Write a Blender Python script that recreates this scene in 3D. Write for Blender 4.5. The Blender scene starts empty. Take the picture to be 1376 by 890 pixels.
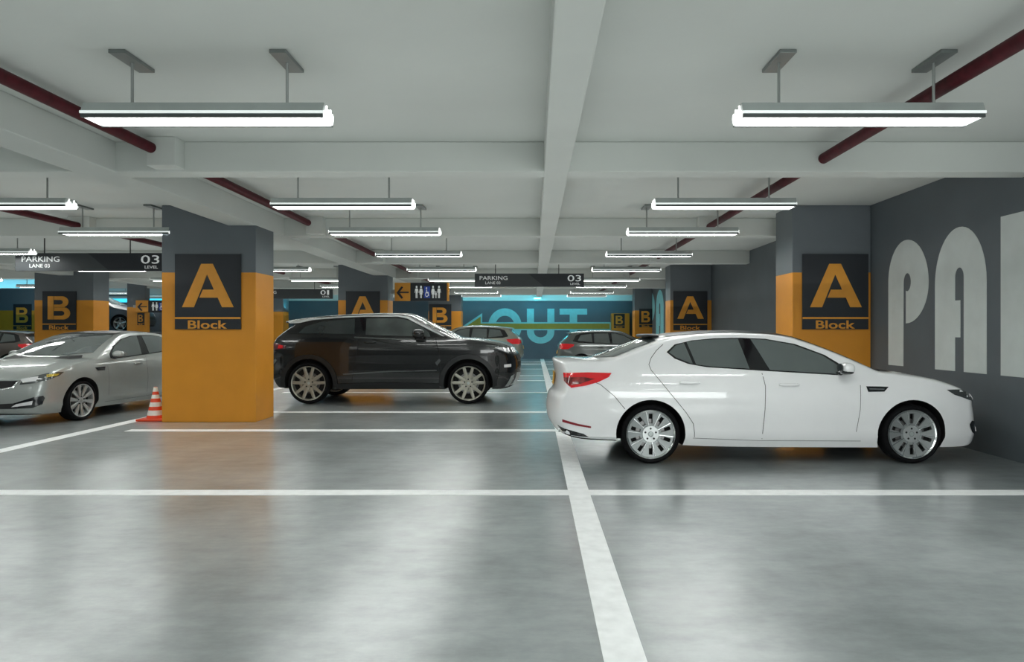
import bpy, bmesh, math, random
from mathutils import Vector, Matrix
from mathutils.bvhtree import BVHTree
from mathutils.geometry import tessellate_polygon
random.seed(4)
SC = bpy.context.scene
COL = SC.collection
F = 960.0; H = 1.45; VX = 718.0; VY = 445.0      # picture geometry used to measure the place
ZS = 3.45        # slab underside
ZB = 3.13        # beam soffit
XW = 5.35        # right wall
YB = 37.0        # back wall

def wx(px, Y): return (px - VX) * Y / F
def wz(py, Y): return H - (py - VY) * Y / F

# ------------------------------------------------------------------ materials
def lin(c):
    return tuple((v/12.92 if v <= .04045 else ((v+.055)/1.055)**2.4) for v in c)
def rgb(r, g, b): return lin((r/255, g/255, b/255))
MATS = {}
def mat(name, col, rough=.5, metal=0., coat=0., var=.06, scale=6., emit=None, estr=0., spec=.5, bump=0., coord='Object'):
    if name in MATS: return MATS[name]
    m = bpy.data.materials.new(name); m.use_nodes = True
    nt = m.node_tree; b = nt.nodes['Principled BSDF']
    b.inputs['Roughness'].default_value = rough
    b.inputs['Metallic'].default_value = metal
    b.inputs['Coat Weight'].default_value = coat
    b.inputs['Coat Roughness'].default_value = .04
    b.inputs['Specular IOR Level'].default_value = spec
    tc = nt.nodes.new('ShaderNodeTexCoord'); nz = nt.nodes.new('ShaderNodeTexNoise')
    nz.inputs['Scale'].default_value = scale; nz.inputs['Detail'].default_value = 4
    nt.links.new(tc.outputs[coord], nz.inputs['Vector'])
    rp = nt.nodes.new('ShaderNodeValToRGB')
    rp.color_ramp.elements[0].position = .3; rp.color_ramp.elements[1].position = .7
    rp.color_ramp.elements[0].color = (*[max(0, c*(1-var)) for c in col], 1)
    rp.color_ramp.elements[1].color = (*[min(1, c*(1+var)) for c in col], 1)
    nt.links.new(nz.outputs['Fac'], rp.inputs['Fac'])
    nt.links.new(rp.outputs['Color'], b.inputs['Base Color'])
    if bump:
        bp = nt.nodes.new('ShaderNodeBump'); bp.inputs['Strength'].default_value = bump
        bp.inputs['Distance'].default_value = .01
        n2 = nt.nodes.new('ShaderNodeTexNoise'); n2.inputs['Scale'].default_value = scale*12
        nt.links.new(tc.outputs[coord], n2.inputs['Vector'])
        nt.links.new(n2.outputs['Fac'], bp.inputs['Height']); nt.links.new(bp.outputs['Normal'], b.inputs['Normal'])
    if emit:
        b.inputs['Emission Color'].default_value = (*emit, 1); b.inputs['Emission Strength'].default_value = estr
    MATS[name] = m
    return m

def mat_column(name, grey, paint, split=2.38):
    m = bpy.data.materials.new(name); m.use_nodes = True; nt = m.node_tree; b = nt.nodes['Principled BSDF']
    tc = nt.nodes.new('ShaderNodeTexCoord'); sx = nt.nodes.new('ShaderNodeSeparateXYZ')
    nt.links.new(tc.outputs['Object'], sx.inputs[0])
    gt = nt.nodes.new('ShaderNodeMath'); gt.operation = 'GREATER_THAN'; gt.inputs[1].default_value = split
    nt.links.new(sx.outputs['Z'], gt.inputs[0])
    nz = nt.nodes.new('ShaderNodeTexNoise'); nz.inputs['Scale'].default_value = 2.5; nz.inputs['Detail'].default_value = 5
    nt.links.new(tc.outputs['Object'], nz.inputs['Vector'])
    mx = nt.nodes.new('ShaderNodeMix'); mx.data_type = 'RGBA'
    mx.inputs['A'].default_value = (*paint, 1); mx.inputs['B'].default_value = (*grey, 1)
    nt.links.new(gt.outputs[0], mx.inputs['Factor'])
    hs = nt.nodes.new('ShaderNodeHueSaturation')
    mr = nt.nodes.new('ShaderNodeMapRange'); mr.inputs['To Min'].default_value = .9; mr.inputs['To Max'].default_value = 1.1
    nt.links.new(nz.outputs['Fac'], mr.inputs['Value']); nt.links.new(mr.outputs[0], hs.inputs['Value'])
    nt.links.new(mx.outputs['Result'], hs.inputs['Color']); nt.links.new(hs.outputs[0], b.inputs['Base Color'])
    b.inputs['Roughness'].default_value = .45
    return m

def mat_floor():
    m = bpy.data.materials.new('polished_concrete'); m.use_nodes = True; nt = m.node_tree; b = nt.nodes['Principled BSDF']
    tc = nt.nodes.new('ShaderNodeTexCoord')
    def noise(scale, det, sc=(1, 1, 1), rough=.55, dist=0.):
        mp = nt.nodes.new('ShaderNodeMapping'); mp.inputs['Scale'].default_value = sc
        nt.links.new(tc.outputs['Object'], mp.inputs[0])
        n = nt.nodes.new('ShaderNodeTexNoise'); n.inputs['Scale'].default_value = scale; n.inputs['Detail'].default_value = det
        n.inputs['Roughness'].default_value = rough; n.inputs['Distortion'].default_value = dist
        nt.links.new(mp.outputs[0], n.inputs['Vector']); return n
    n1 = noise(.5, 5, dist=.2); n2 = noise(1.3, 6, (1, .55, 1), .6, 0.); n3 = noise(6, 8, (.5, 1, 1), .7)
    mx = nt.nodes.new('ShaderNodeMath'); mx.operation = 'MULTIPLY_ADD'; mx.inputs[1].default_value = .55
    nt.links.new(n2.outputs['Fac'], mx.inputs[0])
    m1 = nt.nodes.new('ShaderNodeMath'); m1.operation = 'MULTIPLY'; m1.inputs[1].default_value = .45
    nt.links.new(n1.outputs['Fac'], m1.inputs[0]); nt.links.new(m1.outputs[0], mx.inputs[2])
    m3 = nt.nodes.new('ShaderNodeMath'); m3.operation = 'MULTIPLY_ADD'; m3.inputs[1].default_value = .50
    nt.links.new(n3.outputs['Fac'], m3.inputs[0]); nt.links.new(mx.outputs[0], m3.inputs[2])
    rp = nt.nodes.new('ShaderNodeValToRGB')
    e = rp.color_ramp.elements; e[0].position = .50; e[0].color = (*FLOOR_D, 1); e[1].position = .93; e[1].color = (*FLOOR_L, 1)
    nt.links.new(m3.outputs[0], rp.inputs['Fac']); nt.links.new(rp.outputs['Color'], b.inputs['Base Color'])
    r = nt.nodes.new('ShaderNodeMapRange'); r.inputs['From Min'].default_value = .35; r.inputs['From Max'].default_value = .65
    r.inputs['To Min'].default_value = .30; r.inputs['To Max'].default_value = .40
    nt.links.new(n1.outputs['Fac'], r.inputs['Value']); nt.links.new(r.outputs[0], b.inputs['Roughness'])
    bp = nt.nodes.new('ShaderNodeBump'); bp.inputs['Strength'].default_value = .02; bp.inputs['Distance'].default_value = .01
    n4 = noise(5, 4); nt.links.new(n4.outputs['Fac'], bp.inputs['Height']); nt.links.new(bp.outputs['Normal'], b.inputs['Normal'])
    b.inputs['Specular IOR Level'].default_value = .5; b.inputs['IOR'].default_value = 1.7; b.inputs['Coat Weight'].default_value = 1.; b.inputs['Coat Roughness'].default_value = .22; b.inputs['Coat IOR'].default_value = 1.45
    return m
FLOOR_D = (.13, .150, .152); FLOOR_L = (.40, .432, .435)

M_floor = mat_floor()
M_ceil = mat('ceiling_paint', (.565, .595, .57), .7, var=.04, scale=.6, bump=.15)
M_beam = mat('beam_paint', (.565, .595, .57), .7, var=.04, scale=.8)
M_wall = mat('dark_grey_wall_paint', (.092, .110, .122), .55, var=.08, scale=1.2)
M_back = mat('slate_wall_paint', (.10, .13, .16), .6, var=.08, scale=1.)
M_col = mat_column('column_paint', (.12, .14, .155), (.66, .265, .018))
M_white = mat('road_paint', (.90, .91, .91), .45, var=.08, scale=9)
M_letter = mat('wall_letter_paint', (.56, .60, .585), .6, var=.05, scale=3)
M_cyanpaint = mat('cyan_letter_paint', (.25, .62, .66), .6)
M_olive = mat('arrow_fill_paint', (.35, .26, .03), .6)
M_black = mat('sign_black', (.012, .016, .022), .5)
M_orange = mat('sign_orange', (.70, .30, .03), .5)
M_signgrey = mat('sign_dark_grey', (.035, .042, .046), .45)
M_signwhite = mat('sign_white', (.75, .78, .78), .5, emit=(.8, .85, .85), estr=.12)
M_blue = mat('sign_blue', (.03, .08, .45), .5)
M_pipe = mat('red_pipe_paint', (.062, .005, .010), .5, var=.25, scale=14, spec=.15)
M_alu = mat('lamp_aluminium', (.42, .46, .45), .35, metal=.35)
M_plate_d = mat('ceiling_plate_metal', (.17, .19, .185), .35, metal=.3)
M_trim = mat('lamp_white_trim', (.8, .82, .82), .3, emit=(.9, 1, .97), estr=.35)
M_darktrim = mat('lamp_dark_trim', (.06, .07, .07), .4)
M_diff = mat('lamp_diffuser', (.9, .9, .9), .4, var=0, emit=(.97, 1., .97), estr=18.)
M_tube = mat('lamp_tube', (.9, .9, .9), .3, var=0, emit=(.97, 1., .97), estr=1.4)
M_cyanl = mat('cyan_lamp', (.1, .6, .7), .4, emit=(.05, .75, 1.), estr=14.)
M_rod = mat('steel_rod', (.35, .37, .36), .35, metal=.7)
M_blackrod = mat('black_rod', (.02, .02, .02), .4)

# ------------------------------------------------------------------ mesh helpers
def link(name, me, m=None, parent=None, label=None, smooth=False, kind=None):
    o = bpy.data.objects.new(name, me); COL.objects.link(o)
    if m is not None:
        for mm in (m if isinstance(m, (list, tuple)) else [m]): me.materials.append(mm)
    if parent is not None: o.parent = parent
    if label: o['label'] = label
    if kind: o['kind'] = kind
    if smooth: smooth_mesh(me)
    return o
def smooth_mesh(me, ang=38):
    bm = bmesh.new(); bm.from_mesh(me)
    for f in bm.faces: f.smooth = True
    a = math.radians(ang)
    for e in bm.edges:
        e.smooth = not (len(e.link_faces) == 2 and e.calc_face_angle(0) > a)
    bm.to_mesh(me); bm.free()
def done(bm, name, m, parent=None, label=None, smooth=False, kind=None, fixn=True):
    if fixn: bmesh.ops.recalc_face_normals(bm, faces=bm.faces)
    me = bpy.data.meshes.new(name); bm.to_mesh(me); bm.free()
    return link(name, me, m, parent, label, smooth, kind)
def box(bm, x0, x1, y0, y1, z0, z1, bev=0., mi=0):
    c = Vector(((x0+x1)/2, (y0+y1)/2, (z0+z1)/2))
    r = bmesh.ops.create_cube(bm, size=1)
    bmesh.ops.scale(bm, vec=(abs(x1-x0), abs(y1-y0), abs(z1-z0)), verts=r['verts'])
    bmesh.ops.translate(bm, vec=c, verts=r['verts'])
    fs = {f for v in r['verts'] for f in v.link_faces}
    for f in fs: f.material_index = mi
    if bev:
        es = list({e for v in r['verts'] for e in v.link_edges})
        bmesh.ops.bevel(bm, geom=es, offset=bev, segments=2, affect='EDGES', profile=.6)
def boxobj(name, x0, x1, y0, y1, z0, z1, m, parent=None, label=None, bev=0., kind=None):
    bm = bmesh.new(); box(bm, x0, x1, y0, y1, z0, z1, bev)
    return done(bm, name, m, parent, label, kind=kind)
def tube(bm, a, b, r, n=16, r2=None, cap=True):
    a = Vector(a); b = Vector(b); d = b-a
    q = d.to_track_quat('Z', 'Y').to_matrix().to_4x4()
    g = bmesh.ops.create_cone(bm, cap_ends=cap, segments=n, radius1=r, radius2=r if r2 is None else r2, depth=d.length,
                              matrix=Matrix.Translation((a+b)/2) @ q)
    return g['verts']
def lathe(bm, prof, n=48, axis='y', cx=0, cy=0, cz=0, mi=0):
    """prof: list of (radius, along)"""
    rings = []
    for r, t in prof:
        ring = []
        for k in range(n):
            a = 2*math.pi*k/n
            if axis == 'y': p = (cx+r*math.cos(a), cy+t, cz+r*math.sin(a))
            else: p = (cx+r*math.cos(a), cy+r*math.sin(a), cz+t)
            ring.append(bm.verts.new(p))
        rings.append(ring)
    for i in range(len(rings)-1):
        for k in range(n):
            f = bm.faces.new((rings[i][k], rings[i][(k+1) % n], rings[i+1][(k+1) % n], rings[i+1][k])); f.material_index = mi
    return rings
def empty(name, label, cat, loc=(0, 0, 0), rz=0, group=None):
    o = bpy.data.objects.new(name, None); COL.objects.link(o); o.empty_display_size = .2
    o.location = loc; o.rotation_euler = (0, 0, rz); o['label'] = label; o['category'] = cat
    if group: o['group'] = group
    return o
def tag(o, label, cat, group=None):
    o['label'] = label; o['category'] = cat
    if group: o['group'] = group
    return o
def poly_prism(bm, pts, to3, th):
    """pts 2D; to3(u,v,d) -> 3D; th thickness"""
    a = [bm.verts.new(to3(u, v, 0)) for u, v in pts]; b = [bm.verts.new(to3(u, v, th)) for u, v in pts]
    n = len(pts)
    for t in tessellate_polygon([[Vector((u, v, 0)) for u, v in pts]]):
        bm.faces.new([a[i] for i in t]); bm.faces.new([b[i] for i in reversed(t)])
    for i in range(n): bm.faces.new((a[i], b[i], b[(i+1) % n], a[(i+1) % n]))
def ring_prism(bm, outer, inner, to3, th):
    n = len(outer)
    L = [[bm.verts.new(to3(u, v, d)) for u, v in ring] for ring in (outer, inner) for d in (0, th)]
    oa, ob, ia, ib = L
    for i in range(n):
        j = (i+1) % n
        bm.faces.new((oa[i], oa[j], ia[j], ia[i])); bm.faces.new((ob[i], ob[j], ib[j], ib[i]))
        bm.faces.new((oa[i], oa[j], ob[j], ob[i])); bm.faces.new((ia[i], ia[j], ib[j], ib[i]))
def text_bm(s, x0, x1, z0, z1, to3, bold=0., th=.004):
    """lettering fitted to a rectangle of the (u, v) plane"""
    cu = bpy.data.curves.new('t', 'FONT'); cu.body = s; cu.offset = bold; cu.resolution_u = 3; cu.extrude = .01
    ob = bpy.data.objects.new('t', cu); COL.objects.link(ob)
    dg = bpy.context.evaluated_depsgraph_get(); me = bpy.data.meshes.new_from_object(ob.evaluated_get(dg))
    bpy.data.objects.remove(ob); bpy.data.curves.remove(cu)
    bm = bmesh.new(); bm.from_mesh(me); bpy.data.meshes.remove(me)
    xs = [v.co.x for v in bm.verts]; ys = [v.co.y for v in bm.verts]
    a, b, c, d = min(xs), max(xs), min(ys), max(ys)
    for v in bm.verts:
        u = x0+(v.co.x-a)/(b-a)*(x1-x0); w = z0+(v.co.y-c)/(d-c)*(z1-z0)
        v.co = Vector(to3(u, w, th if v.co.z > 0 else 0))
    return bm
def arc(cx, cy, rx, ry, a0, a1, n=14):
    return [(cx+rx*math.cos(math.radians(a0+(a1-a0)*i/n)), cy+ry*math.sin(math.radians(a0+(a1-a0)*i/n))) for i in range(n+1)]

# ------------------------------------------------------------------ room shell
XL = -31.; YF = -7.
floor = boxobj('floor', XL, XW, YF, YB, -.2, 0, M_floor, kind='structure')
ceiling = boxobj('ceiling', XL, XW, YF, YB, ZS, ZS+.2, M_ceil, kind='structure')
wall_r = boxobj('wall_right', XW, XW+.2, YF, YB, 0, ZS, M_wall, kind='structure')
wall_b = boxobj('wall_back', XL, XW+.2, YB, YB+.2, 0, ZS, M_back, kind='structure')
boxobj('wall_left', XL-.2, XL, YF, YB+.2, 0, ZS, M_wall, kind='structure')
boxobj('wall_front', XL-.2, XW+.2, YF-.2, YF, 0, ZS, M_wall, kind='structure')
# beams: cross beams and lengthwise beams, cast with the slab
CB = [-2.66, 2.44, 7.54, 12.64, 17.74, 22.84, 27.94, 33.04]
LB = [(.103, .366, 'narrow lengthwise ceiling beam running down the middle of the lane'),
      (-4.87, -4.42, 'wide lengthwise ceiling beam resting on the orange columns'),
      (-14.35, -13.9, 'lengthwise ceiling beam over the far left columns')]
for i, y in enumerate(CB):
    bm = bmesh.new(); box(bm, XL, XW, y, y+.29, ZB, ZS, .012); done(bm, 'cross_beam', M_beam, ceiling)
for x0, x1, lab in LB:
    bm = bmesh.new(); box(bm, x0, x1, YF, YB, ZB-.002, ZS, .012); done(bm, 'lengthwise_beam', M_beam, ceiling, lab)
# pipe sleeve blocks on the cross beams
for y in CB[1:7]:
    for x0, x1 in ((-3.99, -3.69), (2.86, 3.24), (-8.13, -7.75)):
        if x0 > 0 and y < 10: continue
        bm = bmesh.new(); box(bm, x0, x1, y-.2, y+.005, ZB+.02, ZS, .01); done(bm, 'sleeve_block', M_beam, ceiling)
# lintel above the back wall
boxobj('lintel', -17, XW, YB-.35, YB, 3.0, ZS, M_beam, wall_b, 'pale lintel above the back wall lit turquoise')

# floor markings
def floor_strip(x0, x1, y0, y1, lab):
    boxobj('parking_line', x0, x1, y0, y1, -.002, .003, M_white, floor, lab)
floor_strip(.305, .495, YF+.1, 36.9, 'broad white line running down the lane from the camera to the back wall')
floor_strip(-6.55, -6.35, YF+.1, 36.9, 'white line running past the left side of the nearest column')
floor_strip(-15.5, -15.3, 12, 36.9, 'white line far left beside the distant column')
XE = [(-5.92, .31), (.49, XW)]
for i, y in enumerate((6.305, 10.31, 12.67, 16.72, 20.75, 23.05, 27.1, 31.1, 33.4)):
    nm = ['nearest', 'second', 'third', 'fourth', 'fifth', 'sixth', 'seventh', 'eighth', 'ninth'][i]
    if i == 0:
        floor_strip(-6.36, .31, y, y+.2, 'nearest white cross line left of the broad lane line')
        floor_strip(-12.5, -6.54, y, y+.2, 'nearest white cross line at the far left edge')
    else:
        floor_strip(-5.92, .31, y, y+.2, nm+' white cross line left of the broad lane line')
    floor_strip(.49, XW-.02, y, y+.2, nm+' white cross line right of the broad lane line')

# wall lettering
def letter_polys():
    P = [(0, .94), (0, 2.18)]
    P += [(u, z) for u, z in arc(.50, 2.18, .50, .58, 180, 90, 12)][1:]
    P += arc(.50, 2.12, .60, .64, 90, 0, 12)[1:]
    P += arc(.51, 2.12, .59, .56, 0, -90, 12)[1:]
    P += [(.51, 2.03)] + arc(.545, 2.15, .10, .13, -100, 180, 16) + [(.445, 2.15), (.435, .94)]
    A = [(0, .94), (0, 2.05)] + arc(.543, 2.05, .543, .71, 180, 0, 26)[1:] + [(1.087, .94), (.639, .94), (.639, 2.13)]
    A += arc(.546, 2.13, .093, .12, 0, 180, 10)[1:] + [(.453, 1.837), (.566, 1.837), (.566, 1.37), (.453, 1.37), (.453, .94)]
    R = [(0, .94), (0, 2.76), (.55, 2.76)] + arc(.55, 2.25, .52, .51, 90, -60, 16)[1:] + [(.72, 1.7), (1.1, .94), (.72, .94), (.5, 1.5), (.5, .94)]
    K = [(0, .94), (0, 2.76), (.45, 2.76), (.45, 2.0), (.75, 2.76), (1.15, 2.76), (.8, 1.9), (1.2, .94), (.78, .94), (.45, 1.7), (.45, .94)]
    return P, A, R, K
P, A, R, K = letter_polys()
for nm, pl, y0 in (('P', P, 10.79), ('A', A, 9.534), ('R', R, 8.19), ('K', K, 6.85)):
    bm = bmesh.new(); poly_prism(bm, pl, lambda u, v, d: (XW-d, y0-u, v), .004)
    done(bm, 'painted_letter', M_letter, wall_r, 'tall pale grey painted letter '+nm+' on the right wall')
for nm, pl, y0 in (('P', P, 33.6), ('A', A, 31.4)):  # turquoise light on these letters is put into their colour
    bm = bmesh.new(); poly_prism(bm, pl, lambda u, v, d: (XW-d, y0-u*1.7, 1.2+(v-.94)*1.1), .004)
    done(bm, 'painted_letter', M_cyanpaint, wall_r, 'tall pale turquoise painted letter '+nm+' far down the right wall')
YW = YB-.001
def bw(px, py, d=0): return (wx(px, YB), YW-d, wz(py, YB))
def bwall_poly(pts, name, m, lab, d0=0., th=.01):
    bm = bmesh.new(); poly_prism(bm, pts, lambda u, v, d: bw(u, v, d0+d), th); done(bm, name, m, wall_b, lab)
o1 = arc(678.5, 438.5, 22.5, 24, 0, 360, 40)[:-1]; o2 = arc(678.5, 438.5, 12.8, 14, 0, 360, 40)[:-1]
bm = bmesh.new(); ring_prism(bm, o1, o2, lambda u, v, d: bw(u, v, d), .01)
done(bm, 'painted_letter', M_cyanpaint, wall_b, 'large turquoise painted letter O on the back wall')
U = [(708, 415), (708, 446)] + arc(726.5, 446, 18.5, 16, 180, 0, 16)[1:] + [(745, 415), (735.5, 415), (735.5, 446)] + arc(726.5, 446, 9, 7.5, 0, 180, 12)[1:] + [(717.5, 415)]
bwall_poly(U, 'painted_letter', M_cyanpaint, 'large turquoise painted letter U on the back wall')
bwall_poly([(752, 415), (789, 415), (789, 423), (775.5, 423), (775.5, 462), (765.5, 462), (765.5, 423), (752, 423)], 'painted_letter', M_cyanpaint, 'large turquoise painted letter T on the back wall')
bwall_poly([(622, 438.5), (648, 421), (648, 433.2), (821, 433.2), (821, 444), (648, 444), (648, 456)], 'arrow_outline', M_cyanpaint, 'turquoise outline of the long arrow pointing left', .011)
bwall_poly([(627, 438.5), (646, 425.5), (646, 435), (819.3, 435), (819.3, 442.2), (646, 442.2), (646, 451.5)], 'arrow_fill', M_olive, 'olive yellow fill of the long arrow', .022)
# painted yellow dado on left part of the back wall
M_dado = mat('mustard_wall_paint', (.42, .33, .03), .6)
boxobj('painted_dado', XL+.01, -14.2, YB-.012, YB-.001, .01, 2.1, M_dado, wall_b, 'mustard yellow painted lower band at the far left')
boxobj('painted_dado', -13.7, -12.9, YB-.012, YB-.001, .01, 2.1, M_dado, wall_b, 'mustard yellow painted patch behind the dark suv')

# ------------------------------------------------------------------ columns and block signs
def column(x0, x1, y0, y1, ztop, label, m=M_col):
    bm = bmesh.new(); box(bm, x0-(x0+x1)/2, x1-(x0+x1)/2, y0-(y0+y1)/2, y1-(y0+y1)/2, 0, ztop, .012)
    o = done(bm, 'concrete_column', m); o.location = ((x0+x1)/2, (y0+y1)/2, 0)
    return tag(o, label, 'column', 'concrete columns')
C1 = (11.35, 12.13); C2 = (21.55, 22.35)
column(-5.92, -4.425, *C1, ZS, 'thick orange and grey concrete column nearest the camera, left of the dark suv')
column(4.10, XW-.005, *C1, ZS, 'orange and grey concrete column behind the white sedan, against the right wall')
column(-5.92, -4.425, *C2, ZS, 'orange and grey column directly behind the roof of the dark suv')
column(4.10, XW-.005, *C2, ZS, 'smaller orange and grey column far down the right wall, beyond the white sedan roof')
column(-15.08, -13.3, *C2, ZS, 'orange and grey column rising behind the silver sedan')
column(-4.95, -3.42, 33.4, 34.2, ZS, 'distant orange and grey column left of the OUT lettering')
column(4.55, XW-.005, 32.4, 33.2, ZS, 'distant narrow column against the right wall behind the grey estate')
column(3.95, 4.85, 36.4, 36.98, 2.35, 'low mustard pier at the right end of the back wall')
column(-24.3, -22.1, 32.4, 33.2, ZS, 'far column at the left edge behind the brown car')
column(-13.2, -12.1, 34.4, 35.2, ZS, 'distant column seen between the near column and the dark suv')

def block_sign(letter, xc, y, z0, w, h, label):
    """front face sign; y is the column face"""
    e = empty('block_sign', label, 'sign', (xc, y, z0), group='block signs on the columns')
    T = .03
    f = lambda u, v, d: (u*w-w/2, -T-d, v*h)
    boxobj('panel', -w/2, w/2, -T, 0.0, 0, h, M_black, e)
    if letter == 'A':
        def q(x, yy): return ((x-112)/653, 1-(yy-85)/750)
        bm = bmesh.new()
        for pl in ([(185, 615), (375, 183), (490, 183), (434, 288), (303, 615)],
                   [(434, 288), (490, 183), (697, 615), (582, 615), (540, 520), (502, 440)],
                   [(392, 440), (503, 440), (541, 520), (358, 520)]):
            poly_prism(bm, [q(*p) for p in pl], f, .008)
        done(bm, 'letter', M_orange, e, 'orange capital letter A')
    else:
        bm = bmesh.new()
        B_o = [(.16, .27), (.16, .87), (.58, .87)] + arc(.58, .725, .20, .145, 90, -60, 10)[1:] + arc(.62, .43, .21, .16, 60, -90, 12)
        left = [(.16, .27), (.16, .87), (.335, .87), (.335, .27)]
        poly_prism(bm, left, f, .008)
        top_o = [(.35, .87), (.58, .87)] + arc(.58, .725, .20, .145, 90, -65, 12)[1:] + [(.66, .585), (.35, .585), (.35, .655), (.53, .655)] + arc(.53, .715, .085, .058, -90, 90, 8)[1:] + [(.35, .773)]
        poly_prism(bm, top_o, f, .008)
        bot = [(.35, .58), (.66, .58)] + arc(.62, .43, .21, .16, 60, -90, 12) + [(.35, .27), (.35, .365), (.57, .365)] + arc(.57, .428, .09, .062, -90, 90, 8)[1:] + [(.35, .49)]
        poly_prism(bm, bot, f, .0079)
        done(bm, 'letter', M_orange, e, 'orange capital letter B')
    bm = bmesh.new(); poly_prism(bm, [(0.0, .137), (1, .137), (1, .162), (0, .162)], f, .004); done(bm, 'rule', M_orange, e)
    bm = text_bm('Block', .20, .795, .008, .118, f, .018, .006); done(bm, 'lettering', M_orange, e, 'orange word Block', fixn=False)
    return e
s1 = 960/11.32
def sg(px0, px1, py0, py1, y, letter, lab):
    yy = y-.03
    x0 = wx(px0, yy); x1 = wx(px1, yy); z1 = wz(py0, yy); z0 = wz(py1, yy)
    return block_sign(letter, (x0+x1)/2, y-.001, z0, x1-x0, z1-z0, lab)
sg(235, 323.3, 341.5, 442.7, 11.35, 'A', 'black and orange A Block sign on the nearest column, left')
sg(1078.5, 1167, 341.5, 442.7, 11.35, 'A', 'black and orange A Block sign on the column behind the white sedan')
sg(464.7, 510.5, 391.5, 444, 21.55, 'A', 'A Block sign on the column behind the dark suv roof')
sg(905, 950.5, 391.5, 444, 21.55, 'A', 'A Block sign on the smaller column beyond the white sedan roof')
sg(57, 102, 391.5, 443.5, 21.55, 'B', 'B Block sign on the column behind the silver sedan')
sg(576.5, 606.5, 409, 443, 33.4, 'B', 'B Block sign on the distant column left of the OUT lettering')
sg(859, 876.5, 415, 440, 32.4, 'B', 'small B Block sign on the distant column against the right wall')
sg(825, 839.5, 422, 441, 36.4, 'B', 'tiny B Block sign on the mustard pier at the back wall')
sg(17.8, 42, 409, 443, 32.4, 'B', 'B Block sign at the left edge above the brown car')

# ------------------------------------------------------------------ hanging signs
def lane_sign(x0, y, label):
    w = 3.06; z0 = 2.69; h = .37
    e = empty('hanging_lane_sign', label, 'sign', (x0+w/2, y, z0), group='hanging lane signs')
    boxobj('panel', -w/2, w/2, 0, .08, 0, h, M_signgrey, e, bev=.006)
    bm = bmesh.new(); f = lambda u, v, d: (u-w/2, -.001-d, v)
    poly_prism(bm, [(1.95, 0), (w, 0), (w, h), (1.5, h)], lambda u, v, d: (u-w/2, -.001-d*.3, v), .004)
    done(bm, 'dark_panel_band', M_black, e, 'darker slanted half of the sign panel')
    f2 = lambda u, v, d: (u-w/2, -.004-d, v)
    for s, a, b, c, d_ in (('PARKING', .14, .92, .19, .30), ('LANE 03', .30, .72, .07, .145), ('0', 2.6, 2.79, .15, .325), ('3', 2.825, 2.98, .15, .325), ('LEVEL', 2.68, 2.95, .05, .11)):
        bm = text_bm(s, a, b, c, d_, f2, .004, .004); done(bm, 'lettering', M_signwhite, e, 'white text '+s, fixn=False)
    for xx in (-w*.31, w*.27):
        bm = bmesh.new(); tube(bm, (xx, .04, h), (xx, .04, ZS-z0), .012, 8)
        done(bm, 'hanger_rod', M_blackrod, e)
    return e
lane_sign(-1.67, 20.0, 'dark grey hanging PARKING 03 sign in the middle of the photo above the lane')
lane_sign(-10.72, 14.75, 'dark grey hanging PARKING 03 sign at the left, above the silver sedan')
e01 = empty('hanging_lane_sign', 'dark grey hanging 01 sign between the near column and the dark suv', 'sign', (-9.27, 27.4, 2.69), group='hanging lane signs')
boxobj('panel', -1.53, 1.53, 0, .08, 0, .37, M_signgrey, e01, bev=.006)
f2 = lambda u, v, d: (u, -.003-d, v)
for s, a, b, c, d_ in (('0', 1.07, 1.27, .15, .325), ('1', 1.32, 1.40, .15, .325), ('LEVEL', 1.15, 1.42, .05, .11), ('PARKING', -1.4, -.62, .19, .30)):
    bm = text_bm(s, a, b, c, d_, f2, .004, .004); done(bm, 'lettering', M_signwhite, e01, 'white text '+s, fixn=False)
for xx in (-.95, .83):
    bm = bmesh.new(); tube(bm, (xx, .04, .37), (xx, .04, ZS-2.69), .012, 8); done(bm, 'hanger_rod', M_blackrod, e01)

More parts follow.
